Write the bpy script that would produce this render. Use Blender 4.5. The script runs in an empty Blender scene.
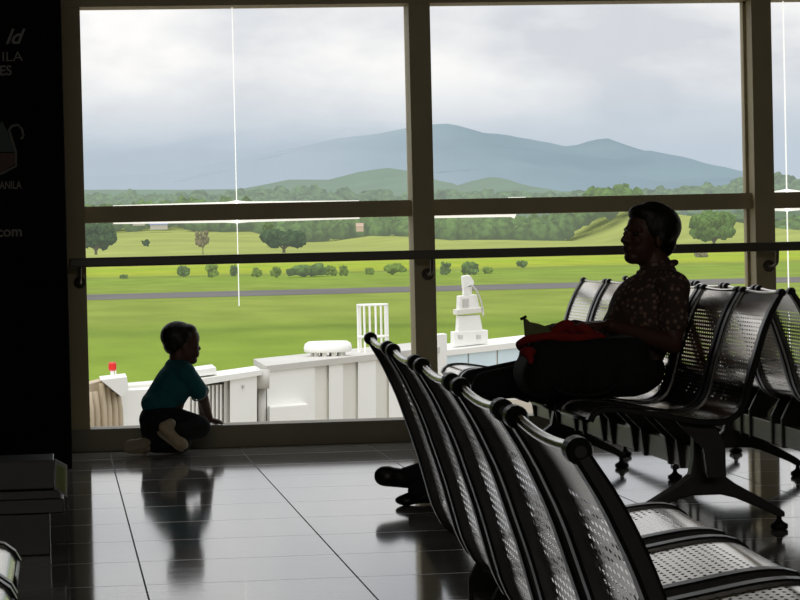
import bpy, bmesh, math, random
from mathutils import Vector, Matrix, noise
random.seed(7)
C = bpy.context.collection
PI = math.pi

# ------------------------------------------------------------------ camera
F = 2700.0                      # focal length in pixels of an 800 x 600 frame
EYE = Vector((0, 0, 1.02))
ROLL = 0.0225
PITCH = math.atan(60.8 / F)
YAW = math.atan(343.8 / math.hypot(F, 60.8))
cam_d = bpy.data.cameras.new('camera'); cam = bpy.data.objects.new('camera', cam_d); C.objects.link(cam)
cam_d.sensor_width = 36; cam_d.lens = 36 * F / 800; cam_d.clip_start = 0.05; cam_d.clip_end = 60000
fw = Vector((math.sin(YAW) * math.cos(PITCH), math.cos(YAW) * math.cos(PITCH), -math.sin(PITCH)))
rt0 = Vector((math.cos(YAW), -math.sin(YAW), 0)); up0 = rt0.cross(fw)
cr, sr = math.cos(ROLL), math.sin(ROLL)
# the horizon rises to the right of the frame by ROLL
rt = rt0 * cr - up0 * sr
up = up0 * cr + rt0 * sr
M = Matrix((rt, up, -fw)).transposed().to_4x4(); M.translation = EYE
cam.matrix_world = M
bpy.context.scene.camera = cam

def at(px, py, Y):
    """the point of the world at depth Y seen at pixel px, py of the survey photo"""
    d = rt * ((px - 400) / F) - up * ((py - 300) / F) + fw
    return EYE + d * (Y / d.y)
def onz(px, py, z):
    d = rt * ((px - 400) / F) - up * ((py - 300) / F) + fw
    return EYE + d * ((z - EYE.z) / d.z)

# ------------------------------------------------------------------ materials
def s2l(c):
    return tuple(((x / 255) / 12.92 if x <= 10 else (((x / 255) + .055) / 1.055) ** 2.4) for x in c)
def mat(name, rgb, rough=.5, metal=0.0, var=.12, scale=8.0, bump=0.0, spec=.5, coat=0.0, coords='Object', stretch=None):
    m = bpy.data.materials.new(name); m.use_nodes = True
    nt = m.node_tree; N = nt.nodes; L = nt.links
    b = N['Principled BSDF']
    tc = N.new('ShaderNodeTexCoord'); nz = N.new('ShaderNodeTexNoise')
    nz.inputs['Scale'].default_value = scale; nz.inputs['Detail'].default_value = 4
    src = tc.outputs[coords]
    if stretch:
        mp = N.new('ShaderNodeMapping'); mp.inputs['Scale'].default_value = stretch
        L.new(src, mp.inputs['Vector']); src = mp.outputs['Vector']
    L.new(src, nz.inputs['Vector'])
    rp = N.new('ShaderNodeValToRGB')
    c = s2l(rgb)
    rp.color_ramp.elements[0].position = .3; rp.color_ramp.elements[1].position = .7
    rp.color_ramp.elements[0].color = (*[max(0, x * (1 - var)) for x in c], 1)
    rp.color_ramp.elements[1].color = (*[min(1, x * (1 + var)) for x in c], 1)
    L.new(nz.outputs['Fac'], rp.inputs['Fac']); L.new(rp.outputs['Color'], b.inputs['Base Color'])
    b.inputs['Roughness'].default_value = rough; b.inputs['Metallic'].default_value = metal
    b.inputs['Specular IOR Level'].default_value = spec
    b.inputs['Coat Weight'].default_value = coat
    if bump:
        bp = N.new('ShaderNodeBump'); bp.inputs['Strength'].default_value = bump; bp.inputs['Distance'].default_value = .01
        L.new(nz.outputs['Fac'], bp.inputs['Height']); L.new(bp.outputs['Normal'], b.inputs['Normal'])
    return m
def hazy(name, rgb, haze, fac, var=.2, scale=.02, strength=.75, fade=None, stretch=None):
    """far terrain: diffuse colour with bright aerial haze painted in as emission"""
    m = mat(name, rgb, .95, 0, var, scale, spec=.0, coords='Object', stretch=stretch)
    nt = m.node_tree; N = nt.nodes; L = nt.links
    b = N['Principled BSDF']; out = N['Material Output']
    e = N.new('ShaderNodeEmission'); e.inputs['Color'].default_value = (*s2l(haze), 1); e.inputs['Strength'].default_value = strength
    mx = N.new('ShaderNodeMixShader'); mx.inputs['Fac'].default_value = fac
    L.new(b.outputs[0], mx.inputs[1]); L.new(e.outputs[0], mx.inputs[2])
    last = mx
    if fade:                                     # painted cloud veil: slope turns transparent towards its top
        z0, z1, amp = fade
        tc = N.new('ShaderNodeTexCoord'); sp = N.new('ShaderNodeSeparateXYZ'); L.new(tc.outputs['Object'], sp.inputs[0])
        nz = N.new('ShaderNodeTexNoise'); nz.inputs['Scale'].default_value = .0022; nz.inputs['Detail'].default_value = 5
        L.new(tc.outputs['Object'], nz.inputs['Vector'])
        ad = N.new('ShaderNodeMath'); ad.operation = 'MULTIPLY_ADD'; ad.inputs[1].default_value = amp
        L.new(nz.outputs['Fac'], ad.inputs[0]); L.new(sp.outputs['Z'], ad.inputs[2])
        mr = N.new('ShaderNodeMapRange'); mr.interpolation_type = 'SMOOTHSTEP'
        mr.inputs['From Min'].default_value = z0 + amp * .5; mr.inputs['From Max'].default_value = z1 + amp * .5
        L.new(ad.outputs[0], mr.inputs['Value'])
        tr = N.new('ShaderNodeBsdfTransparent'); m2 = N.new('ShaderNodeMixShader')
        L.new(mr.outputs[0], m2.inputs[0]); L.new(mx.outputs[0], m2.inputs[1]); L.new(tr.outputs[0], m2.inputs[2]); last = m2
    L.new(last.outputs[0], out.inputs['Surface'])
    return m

MT = {}
MT['frame_paint'] = mat('olive bronze window paint', (176, 163, 126), .55, 0, .08, 3)
MT['sill_paint'] = mat('sill paint', (132, 125, 102), .5, 0, .08, 3)
MT['rail'] = mat('dark rail paint', (84, 77, 62), .4, 0, .1, 5)
MT['wall'] = mat('dark wall paint', (70, 66, 60), .8, 0, .06, 1.5)
MT['ceil'] = mat('ceiling paint', (74, 72, 68), .85, 0, .05, 1)
MT['black_panel'] = mat('black panel laminate', (9, 9, 10), .8, 0, .15, 2, spec=.15)
MT['panel_print'] = mat('grey print', (118, 116, 109), .6, 0, .05, 20)
MT['panel_green'] = mat('green print', (44, 66, 62), .6, 0, .05, 20)
MT['panel_red'] = mat('red print', (74, 40, 36), .6, 0, .05, 20)
MT['sheet'] = mat('brushed steel sheet', (212, 205, 194), .16, 1.0, .06, 30, stretch=(1, 12, 1))
MT['chair_frame'] = mat('black enamelled steel', (26, 26, 26), .28, 0, .2, 20, spec=.6)
MT['tube'] = mat('polished steel tube', (222, 216, 206), .16, 1.0, .05, 30)
MT['beam'] = mat('satin aluminium beam', (150, 146, 138), .4, .8, .08, 14, stretch=(1, .2, 6))
MT['pedestal'] = mat('cast grey pedestal', (62, 61, 58), .42, .5, .12, 12)
MT['glide'] = mat('black rubber glide', (18, 18, 18), .6, 0, .1, 40)
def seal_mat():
    m = mat('pale glowing silicone seal', (245, 246, 240), .4, 0, .04, 30)
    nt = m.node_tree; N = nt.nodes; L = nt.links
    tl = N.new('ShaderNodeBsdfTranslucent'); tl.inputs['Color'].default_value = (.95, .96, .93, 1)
    em = N.new('ShaderNodeEmission'); em.inputs['Color'].default_value = (1, 1, .96, 1); em.inputs['Strength'].default_value = .42   # added glow standing in for daylight at the glass edge
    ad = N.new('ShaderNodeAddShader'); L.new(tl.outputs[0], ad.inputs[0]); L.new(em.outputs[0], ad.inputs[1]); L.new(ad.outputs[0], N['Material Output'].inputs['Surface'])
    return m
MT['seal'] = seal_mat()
MT['skin'] = mat('brown skin', (86, 56, 42), .5, 0, .1, 40)
MT['hair'] = mat('black hair', (14, 12, 11), .5, 0, .3, 60, bump=.5, stretch=(1, 1, .3))
MT['eye'] = mat('dark eye', (24, 18, 15), .15, 0, .1, 90)
MT['teal'] = mat('teal jersey', (16, 98, 108), .85, 0, .12, 40, bump=.15)
MT['trim_cloth'] = mat('pale sleeve edging', (150, 175, 172), .85, 0, .08, 60)
MT['dark_cloth'] = mat('dark trouser cloth', (22, 22, 25), .9, 0, .2, 40, bump=.2)
MT['shoe_child'] = mat('beige shoe leather', (190, 174, 146), .6, 0, .14, 40)
MT['shoe_sole'] = mat('pale rubber sole', (160, 150, 128), .7, 0, .1, 60)
MT['shoe_black'] = mat('black shoe leather', (14, 13, 13), .4, 0, .15, 40)
MT['bag'] = mat('black bag fabric', (17, 20, 20), .85, 0, .25, 30, bump=.25)
MT['red_cloth'] = mat('red cloth', (150, 30, 28), .85, 0, .25, 22, bump=.3)
MT['olive'] = mat('olive canvas', (120, 126, 84), .85, 0, .15, 40, bump=.2)
MT['white_metal'] = mat('white painted metal', (244, 244, 239), .55, 0, .03, .6)
MT['cream_metal'] = mat('cream painted metal', (228, 226, 217), .6, 0, .05, .5)
MT['grey_metal'] = mat('weathered grey metal', (204, 202, 196), .6, 0, .08, .6)
MT['blue_panel'] = mat('pale blue panel', (222, 242, 252), .5, 0, .04, .6)
MT['beige_curtain'] = mat('beige bellows curtain', (196, 182, 158), .85, 0, .12, 1.2, stretch=(3, 3, .3))
MT['red_lamp'] = mat('red lamp glass', (214, 40, 34), .3, 0, .06, 10)
MT['label_green'] = mat('pale green sticker', (214, 230, 160), .5, 0, .25, 12)
MT['label_white'] = mat('white sticker edge', (246, 248, 244), .5, 0, .03, 20)
MT['stand_black'] = mat('black stand lacquer', (10, 10, 11), .35, 0, .2, 4)

def blouse():
    m = mat('flowered blouse cotton', (120, 104, 88), .9, 0, .15, 30)
    nt = m.node_tree; N = nt.nodes; L = nt.links; b = N['Principled BSDF']
    tc = N.new('ShaderNodeTexCoord'); v = N.new('ShaderNodeTexVoronoi'); v.inputs['Scale'].default_value = 46
    L.new(tc.outputs['Object'], v.inputs['Vector'])
    rp = N.new('ShaderNodeValToRGB'); e = rp.color_ramp.elements
    e[0].position = .22; e[0].color = (*s2l((150, 130, 112)), 1)
    e[1].position = .5; e[1].color = (*s2l((76, 62, 55)), 1)
    x = e.new(.36); x.color = (*s2l((112, 78, 70)), 1)
    L.new(v.outputs['Distance'], rp.inputs['Fac']); L.new(rp.outputs['Color'], b.inputs['Base Color'])
    return m
MT['blouse'] = blouse()

# floor: polished tiles 0.64 x 0.605 m with dark joints along the depth, faint stone bands across
def floor_mat():
    m = bpy.data.materials.new('polished stone floor tiles'); m.use_nodes = True
    nt = m.node_tree; N = nt.nodes; L = nt.links; b = N['Principled BSDF']
    tc = N.new('ShaderNodeTexCoord'); sp = N.new('ShaderNodeSeparateXYZ'); L.new(tc.outputs['Object'], sp.inputs[0])
    def math_(op, a, bb=None, c=None):
        n = N.new('ShaderNodeMath'); n.operation = op
        for i, v in enumerate((a, bb, c)):
            if v is None: continue
            if isinstance(v, (int, float)): n.inputs[i].default_value = v
            else: L.new(v, n.inputs[i])
        return n.outputs[0]
    def joint(co, off, pitch, half):
        t = math_('MULTIPLY_ADD', co, 1 / pitch, -off / pitch)
        f = math_('FRACT', t)
        d = math_('ABSOLUTE', math_('SUBTRACT', f, .5))
        return math_('GREATER_THAN', d, .5 - half / pitch)
    jx = joint(sp.outputs['X'], FX0, .64, .0028)
    jy = joint(sp.outputs['Y'], FY0, .605, .0045)
    mp = N.new('ShaderNodeMapping'); mp.inputs['Scale'].default_value = (.9, 7, 1); L.new(tc.outputs['Object'], mp.inputs['Vector'])
    nz = N.new('ShaderNodeTexNoise'); nz.inputs['Scale'].default_value = 2.2; nz.inputs['Detail'].default_value = 6; L.new(mp.outputs[0], nz.inputs['Vector'])
    rp = N.new('ShaderNodeValToRGB'); e = rp.color_ramp.elements
    e[0].position = .3; e[0].color = (*s2l((120, 118, 114)), 1); e[1].position = .72; e[1].color = (*s2l((170, 167, 162)), 1)
    L.new(nz.outputs['Fac'], rp.inputs['Fac'])
    mx = N.new('ShaderNodeMix'); mx.data_type = 'RGBA'
    jm = math_('MAXIMUM', jx, math_('MULTIPLY', jy, .4))
    L.new(jm, mx.inputs['Factor']); L.new(rp.outputs['Color'], mx.inputs['A']); mx.inputs['B'].default_value = (.012, .012, .012, 1)
    L.new(mx.outputs['Result'], b.inputs['Base Color'])
    r0 = N.new('ShaderNodeMapRange'); r0.inputs['To Min'].default_value = .06; r0.inputs['To Max'].default_value = .10
    L.new(nz.outputs['Fac'], r0.inputs['Value'])
    L.new(math_('ADD', r0.outputs[0], math_('MULTIPLY', jm, .5)), b.inputs['Roughness'])
    b.inputs['IOR'].default_value = 2.05
    sl = N.new('ShaderNodeMapRange'); sl.inputs['To Min'].default_value = .46; sl.inputs['To Max'].default_value = .58
    L.new(nz.outputs['Fac'], sl.inputs['Value'])
    L.new(math_('MULTIPLY', sl.outputs[0], math_('SUBTRACT', 1.0, math_('MULTIPLY', jm, .9))), b.inputs['Specular IOR Level'])
    return m

# ------------------------------------------------------------------ mesh helpers
def link(name, bm, m, parent=None, smooth=False, loc=None):
    me = bpy.data.meshes.new(name)
    bmesh.ops.recalc_face_normals(bm, faces=bm.faces[:])
    bm.to_mesh(me); bm.free()
    if smooth:
        for p in me.polygons: p.use_smooth = True
    if isinstance(m, (list, tuple)):
        for q in m: me.materials.append(q)
    else: me.materials.append(m)
    o = bpy.data.objects.new(name, me); C.objects.link(o)
    if loc is not None: o.location = loc
    if parent is not None: o.parent = parent
    return o
def empty(name, loc=(0, 0, 0), rz=0):
    o = bpy.data.objects.new(name, None); C.objects.link(o); o.location = loc; o.rotation_euler = (0, 0, rz)
    o.empty_display_size = .1
    return o
def tag(o, label=None, cat=None, group=None, kind=None):
    if label: o['label'] = label
    if cat: o['category'] = cat
    if group: o['group'] = group
    if kind: o['kind'] = kind
    return o
def struct(o): o['kind'] = 'structure'; return o
def box(bm, x0, x1, y0, y1, z0, z1, bev=0.0):
    v = [bm.verts.new(p) for p in ((x0,y0,z0),(x1,y0,z0),(x1,y1,z0),(x0,y1,z0),(x0,y0,z1),(x1,y0,z1),(x1,y1,z1),(x0,y1,z1))]
    fs = [bm.faces.new([v[i] for i in q]) for q in ((0,3,2,1),(4,5,6,7),(0,1,5,4),(1,2,6,5),(2,3,7,6),(3,0,4,7))]
    if bev:
        es = set(e for f in fs for e in f.edges)
        bmesh.ops.bevel(bm, geom=list(es), offset=bev, segments=2, affect='EDGES', profile=.6)
def prism(bm, pts, d, bev=0.0):
    """closed polygon pts (world points) extruded by vector d"""
    a = [bm.verts.new(p) for p in pts]; b = [bm.verts.new(Vector(p) + Vector(d)) for p in pts]
    n = len(pts); fs = [bm.faces.new(a), bm.faces.new(b[::-1])]
    for i in range(n): fs.append(bm.faces.new((a[i], b[i], b[(i+1) % n], a[(i+1) % n])))
    if bev:
        bmesh.ops.recalc_face_normals(bm, faces=fs)
        es = set(e for f in fs for e in f.edges)
        bmesh.ops.bevel(bm, geom=list(es), offset=bev, segments=2, affect='EDGES', profile=.6)
def frame_of(d):
    d = Vector(d).normalized(); a = Vector((0, 0, 1)) if abs(d.z) < .9 else Vector((1, 0, 0))
    x = d.cross(a).normalized(); y = d.cross(x).normalized()
    return d, x, y
def lathe(bm, p, d, prof, n=16):
    """prof: (along, radius) from p along d"""
    d, x, y = frame_of(d); p = Vector(p); rings = []
    for t, r in prof:
        c = p + d * t
        if r < 1e-6: rings.append([bm.verts.new(c)])
        else: rings.append([bm.verts.new(c + x * (r * math.cos(2*PI*k/n)) + y * (r * math.sin(2*PI*k/n))) for k in range(n)])
    for a, b in zip(rings, rings[1:]):
        for k in range(n):
            k2 = (k + 1) % n
            if len(a) == 1 and len(b) == 1: continue
            if len(a) == 1: bm.faces.new((a[0], b[k], b[k2]))
            elif len(b) == 1: bm.faces.new((a[k], b[0], a[k2]))
            else: bm.faces.new((a[k], b[k], b[k2], a[k2]))
    if len(rings[0]) > 1: bm.faces.new(rings[0])
    if len(rings[-1]) > 1: bm.faces.new(rings[-1][::-1])
def cyl(bm, p, q, r, n=12, r2=None):
    p = Vector(p); q = Vector(q); lathe(bm, p, q - p, [(0, r), ((q - p).length, r if r2 is None else r2)], n)
def tube(bm, pts, r, n=10, closed=False):
    pts = [Vector(p) for p in pts]; rings = []; m = len(pts); prev = None
    for i, p in enumerate(pts):
        a = pts[(i-1) % m] if (i > 0 or closed) else p; b = pts[(i+1) % m] if (i < m-1 or closed) else p
        d = (b - a).normalized()
        if prev is None: _, x, y = frame_of(d)
        else:
            x = (prev - d * prev.dot(d)).normalized(); y = d.cross(x)
        prev = x
        rr = r[i] if isinstance(r, (list, tuple)) else r
        rings.append([bm.verts.new(p + x * (rr * math.cos(2*PI*k/n)) + y * (rr * math.sin(2*PI*k/n))) for k in range(n)])
    seq = list(zip(rings, rings[1:])) + ([(rings[-1], rings[0])] if closed else [])
    for a, b in seq:
        for k in range(n): bm.faces.new((a[k], a[(k+1) % n], b[(k+1) % n], b[k]))
    if not closed: bm.faces.new(rings[0][::-1]); bm.faces.new(rings[-1])
def capsule(bm, p, r1, q, r2, n=14):
    p = Vector(p); q = Vector(q); L = (q - p).length
    if L < 1e-5: q = p + Vector((0, 0, 1e-3)); L = 1e-3
    s = max(-.95, min(.95, (r1 - r2) / L)); a0 = math.asin(s)
    prof = []
    for i in range(6):
        a = -PI/2 + (PI/2 + a0) * i / 5; prof.append((r1 * math.sin(a), r1 * math.cos(a)))
    for i in range(6):
        a = a0 + (PI/2 - a0) * i / 5; prof.append((L + r2 * math.sin(a), r2 * math.cos(a)))
    prof[0] = (-r1, 0); prof[-1] = (L + r2, 0)
    lathe(bm, p, q - p, prof, n)
def ellip(bm, c, r, R=None, sub=3):
    T = Matrix.Translation(Vector(c)) @ (R.to_4x4() if R is not None else Matrix.Identity(4)) @ Matrix.Diagonal((*r, 1))
    bmesh.ops.create_icosphere(bm, subdivisions=sub, radius=1, matrix=T)
def prims(bm, lst):
    for q in lst:
        if q[0] == 'c': capsule(bm, *q[1:])
        elif q[0] == 'e': ellip(bm, *q[1:])
        elif q[0] == 'chain':            # list of (point, radius)
            for (a, ra), (b, rb) in zip(q[1], q[1][1:]): capsule(bm, a, ra, b, rb)
def blob(name, lst, voxel, m, parent=None, smooth_it=4, shift=None):
    """one continuous skin grown over the listed limbs"""
    bm = bmesh.new(); prims(bm, lst)
    if shift is not None: bmesh.ops.translate(bm, verts=bm.verts[:], vec=shift)
    o = link(name, bm, m, None)
    rm = o.modifiers.new('r', 'REMESH'); rm.mode = 'VOXEL'; rm.voxel_size = voxel; rm.use_smooth_shade = True
    sm = o.modifiers.new('s', 'SMOOTH'); sm.factor = .5; sm.iterations = smooth_it
    dg = bpy.context.evaluated_depsgraph_get(); dg.update()
    me = bpy.data.meshes.new_from_object(o.evaluated_get(dg))
    o.modifiers.clear(); old = o.data; o.data = me; bpy.data.meshes.remove(old)
    me.name = name
    if not me.materials: me.materials.append(m)
    for p in me.polygons: p.use_smooth = True
    if parent is not None: o.parent = parent
    return o
def copy_tree(o, parent=None):
    c = o.copy(); C.objects.link(c)
    if parent is not None: c.parent = parent
    for ch in list(o.children): copy_tree(ch, c)
    return c
def catmull(pts, n=8):
    out = []; P = [Vector(p) for p in pts]; P = [P[0] * 2 - P[1]] + P + [P[-1] * 2 - P[-2]]
    for i in range(1, len(P) - 2):
        for k in range(n):
            t = k / n; a, b, c, d = P[i-1], P[i], P[i+1], P[i+2]
            out.append(.5 * ((2*b) + (c - a) * t + (2*a - 5*b + 4*c - d) * t*t + (3*b - a - 3*c + d) * t**3))
    out.append(P[-2]); return out

# ------------------------------------------------------------------ the hall
WY = 13.45                       # room face of the window wall
jxp = onz(250, 460, 0); FX0 = jxp.x
FY0 = onz(92, 587, 0).y
X_L, X_R, Y_B, Z_C = -6.0, 12.0, -18.0, 7.6
bm = bmesh.new(); box(bm, X_L, X_R, Y_B, 13.7, -.25, 0); fl = struct(link('floor', bm, floor_mat()))
bm = bmesh.new(); box(bm, X_L, X_R, Y_B, 13.7, Z_C, Z_C + .25); struct(link('ceiling', bm, MT['ceil']))
bm = bmesh.new(); box(bm, X_L - .2, X_L, Y_B, 13.7, 0, Z_C); struct(link('wall_left', bm, MT['wall']))
bm = bmesh.new(); box(bm, X_R, X_R + .2, Y_B, 13.7, 0, Z_C); struct(link('wall_right', bm, MT['wall']))
bm = bmesh.new(); box(bm, X_L, X_R, Y_B - .2, Y_B, 0, Z_C); struct(link('wall_back', bm, MT['wall']))
# window wall: mullions, sill, transom, header
def wx(px, py=230): return at(px, py, WY).x
ML = [(wx(66.5), wx(85.3)), (wx(413.3), wx(434.8)), (wx(755.5), wx(775.3))]
pitch = ML[2][0] - ML[1][0]
for k in range(1, 5): ML.append((ML[2][0] + pitch * k, ML[2][1] + pitch * k))
ZT = at(250, 5, WY).z; ZS = at(150, 427.5, WY).z
ztr0, ztr1 = at(250, 219.5, WY).z, at(250, 203, WY).z
bm = bmesh.new(); box(bm, X_L, ML[0][0], WY, 13.65, 0, Z_C); struct(link('wall_front', bm, MT['wall']))
bm = bmesh.new(); box(bm, ML[0][0], X_R, WY, 13.65, ZT, Z_C); struct(link('trim_1', bm, MT['frame_paint']))          # header
bm = bmesh.new(); box(bm, ML[0][0], X_R, WY, 13.65, 0, ZS, .004); struct(link('trim_2', bm, MT['sill_paint']))      # sill upstand
tn = 3
for i, (a, b) in enumerate(ML):
    bm = bmesh.new(); box(bm, a, b, WY - .001, 13.64, ZS, ZT, .003)
    # slimmer glazing bead on the glass side of each post
    if i >= 2: box(bm, a - .014, a, 13.57, 13.63, ZS, ZT)
    struct(link('trim_%d' % tn, bm, MT['frame_paint'])); tn += 1
for i in range(len(ML)):
    a = ML[i][1]; b = ML[i+1][0] if i + 1 < len(ML) else X_R
    bm = bmesh.new(); box(bm, a, b, WY + .06, 13.64, ztr0, ztr1, .003)
    struct(link('trim_%d' % tn, bm, MT['frame_paint'])); tn += 1

def glass_mat():
    m = bpy.data.materials.new('clear window glass'); m.use_nodes = True
    nt = m.node_tree; N = nt.nodes; L = nt.links
    N.remove(N['Principled BSDF'])
    tr = N.new('ShaderNodeBsdfTransparent'); gl = N.new('ShaderNodeBsdfGlossy'); gl.inputs['Roughness'].default_value = .02
    tc = N.new('ShaderNodeTexCoord'); nz = N.new('ShaderNodeTexNoise'); nz.inputs['Scale'].default_value = 6
    L.new(tc.outputs['Object'], nz.inputs['Vector'])
    mr = N.new('ShaderNodeMapRange'); mr.inputs['To Min'].default_value = .93; mr.inputs['To Max'].default_value = .98
    L.new(nz.outputs['Fac'], mr.inputs['Value'])
    L.new(mr.outputs[0], tr.inputs['Color'])
    fr = N.new('ShaderNodeFresnel'); fr.inputs['IOR'].default_value = 1.3
    mx = N.new('ShaderNodeMixShader'); L.new(fr.outputs[0], mx.inputs[0]); L.new(tr.outputs[0], mx.inputs[1]); L.new(gl.outputs[0], mx.inputs[2])
    L.new(mx.outputs[0], N['Material Output'].inputs['Surface'])
    return m
MT['glass'] = glass_mat()
GY = 13.60
wn = 1
for i in range(len(ML)):
    a = ML[i][1]; b = ML[i+1][0] if i + 1 < len(ML) else X_R
    for (z0, z1, low) in ((ZS, ztr0, True), (ztr1, ZT, False)):
        bm = bmesh.new()
        vs = [bm.verts.new(p) for p in ((a, GY, z0), (b, GY, z0), (b, GY, z1), (a, GY, z1))]; bm.faces.new(vs)
        w = struct(link('window_%d' % wn, bm, MT['glass'])); wn += 1
        # upright butt joint of the two sheets, with a pale flare where it meets the transom
        jx = {0: at(236.5, 200, GY).x, 1: at(516, 214, GY).x, 2: at(786.5, 200, GY).x}.get(i)
        if jx is not None:
            bm = bmesh.new()
            hw = .002 if i != 1 else .0
            if hw:
                if low: box(bm, jx - hw, jx + hw, GY - .012, GY - .002, at(238, 306, GY).z if i == 0 else ZS, z1)
                else: box(bm, jx - hw, jx + hw, GY - .012, GY - .002, z0, z1)
            h = .028
            if i != 1:
                for sgn in (-1, 1):
                    ln = .62 if (i == 0) else .09
                    if low: prism(bm, [(jx, GY - .012, z1 + .0), (jx + sgn * ln, GY - .012, z1), (jx + sgn * ln, GY - .012, z1 - .007), (jx + sgn*.06, GY - .012, z1 - .012), (jx, GY - .012, z1 - .016)], (0, .01, 0))
                    else: prism(bm, [(jx, GY - .012, z0), (jx + sgn * ln, GY - .012, z0), (jx + sgn * ln, GY - .012, z0 + .004), (jx + sgn*.05, GY - .012, z0 + .010), (jx, GY - .012, z0 + .017)], (0, .01, 0))
            elif low:
                prism(bm, [(a, GY - .012, z1), (jx, GY - .012, z1), (jx - .01, GY - .012, z1 - .022), (jx - .03, GY - .012, z1 - .014), (a, GY - .012, z1 - .012)], (0, .01, 0))
            else:
                box(bm, jx - .04, jx + .05, GY - .012, GY - .002, z0, z0 + .004)
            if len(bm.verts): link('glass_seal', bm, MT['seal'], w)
            else: bm.free()

# handrail in front of the glass
RY = 13.27
rail = empty('handrail', (wx(68), RY, 0)); tag(rail, 'dark horizontal handrail running in front of the big window', 'handrail')
r0 = rail.location.copy()
zr = at(250, 258.5, RY).z
bm = bmesh.new(); box(bm, 0, X_R - .05 - r0.x, -.022, .022, zr - .024, zr + .022, .008); link('rail_bar', bm, MT['rail'], rail)
for (a, b) in ML[:5]:
    cx = (a + b) / 2 + .012 - r0.x
    bm = bmesh.new(); zb = zr - .10
    cyl(bm, (cx, .178, zb), (cx, .165, zb), .03, 18)
    tube(bm, catmull([(cx, .17, zb), (cx, .08, zb), (cx, .015, zb + .02), (cx, 0, zr - .02)], 6), .009, 10)
    link('rail_bracket', bm, MT['rail'], rail, True)

# ------------------------------------------------------------------ black advertising panel at the left with its printing
PY = 12.5
pxr = at(66.5, 240, PY).x
pan = empty('advertising_panel', (pxr - .6, PY, 0)); tag(pan, 'tall black advertising panel with faint grey lettering beside the window', 'sign')
bm = bmesh.new(); box(bm, -.9, .6, 0, .25, 0, 3.0, .004); link('panel_board', bm, MT['black_panel'], pan)
def text(txt, px, py, hpx, m, shear=0, name='lettering', align='RIGHT', sx=1.0, bold=.0):
    cu = bpy.data.curves.new('t', 'FONT'); cu.body = txt; cu.size = 1; cu.shear = shear; cu.align_x = align; cu.extrude = .0; cu.offset = bold
    o = bpy.data.objects.new('t', cu); C.objects.link(o)
    dg = bpy.context.evaluated_depsgraph_get(); dg.update()
    me = bpy.data.meshes.new_from_object(o.evaluated_get(dg)); bpy.data.objects.remove(o); bpy.data.curves.remove(cu)
    s = hpx * PY / F / .70
    p = at(px, py, PY) - pan.location
    me.transform(Matrix.Translation((p.x, -.003, p.z)) @ Matrix.Rotation(PI/2, 4, 'X') @ Matrix.Diagonal((s * sx, s, 1, 1)))
    me.name = name; me.materials.append(m)
    q = bpy.data.objects.new(name, me); C.objects.link(q); q.parent = pan
    return q
text('ld', 20.5, 43.5, 14.5, MT['panel_print'], .42, bold=.022)
text('ILA', 23, 61, 9.5, MT['panel_print'], 0, sx=1.1)
text('ES', 12, 75, 9.5, MT['panel_print'], 0, sx=.95, bold=.02)
text('MANILA', 21.5, 188.5, 7.5, MT['panel_print'], 0, sx=.70, bold=.02)
text('com', 22.5, 236, 10, MT['panel_print'], 0, sx=1.0, bold=.025)
def pp(px, py, d=-.003):
    p = at(px, py, PY) - pan.location; return Vector((p.x, d, p.z))
em = bmesh.new(); em.faces.new([em.verts.new(pp(*q)) for q in ((-12, 140), (2, 121), (8, 132), (15, 152), (-12, 152))]); link('emblem_upper', em, MT['panel_green'], pan)
em = bmesh.new(); em.faces.new([em.verts.new(pp(*q)) for q in ((-12, 153), (15, 153), (15, 164), (2, 172), (-12, 176))]); link('emblem_lower', em, MT['panel_red'], pan)
em = bmesh.new()
tube(em, [pp(x, y, -.003) for x, y in ((-12, 177), (3, 173), (16, 166), (16, 152), (11, 136), (9, 130), (12, 126), (18, 125), (22, 129), (23.5, 136), (21, 139))], .0062, 6)
link('emblem_outline', em, MT['panel_print'], pan)

# low black stand with a stickered end, in front of the panel
ST = 9.0
st = empty('display_stand', (at(20, 460, ST).x, ST, 0)); tag(st, 'low black display stand with a pale green sticker on its end', 'stand')
def sp_(px, py, d=0):
    p = at(px, py, ST + d) - st.location; return Vector((p.x, p.y, p.z))
bm = bmesh.new(); a, b = sp_(-60, 462), sp_(54.5, 489)
box(bm, a.x, b.x, 0, .28, b.z, sp_(54, 460).z, .003)
box(bm, a.x, b.x + .02, -.03, .29, b.z - .03, b.z - .002, .003)
link('box_top', bm, MT['stand_black'], st)
bm = bmesh.new(); box(bm, a.x, sp_(64, 500).x, -.02, .26, .14, b.z - .031, .004); box(bm, a.x, sp_(50, 525).x, .0, .22, 0, .14, .004)
link('cabinet', bm, MT['stand_black'], st)
e = bmesh.new(); prism(e, [sp_(55, 459.2, 0), sp_(66.4, 465.2, -.10), sp_(66.4, 497, -.10), sp_(54.4, 489, 0)], (.003, .003, 0)); ste = link('end_panel', e, MT['label_white'], st)
e = bmesh.new(); prism(e, [sp_(57.2, 464, -.026), sp_(65.2, 468.6, -.094), sp_(65.2, 493, -.094), sp_(56.4, 486, -.026)], (-.0015, -.004, 0)); link('sticker', e, MT['label_green'], ste)
e = bmesh.new(); c0 = sp_(67, 497, -.12); cyl(e, (c0.x, -.12, 0), (c0.x, -.12, c0.z), .0022, 8); link('edge_strip', e, MT['tube'], st)

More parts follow.
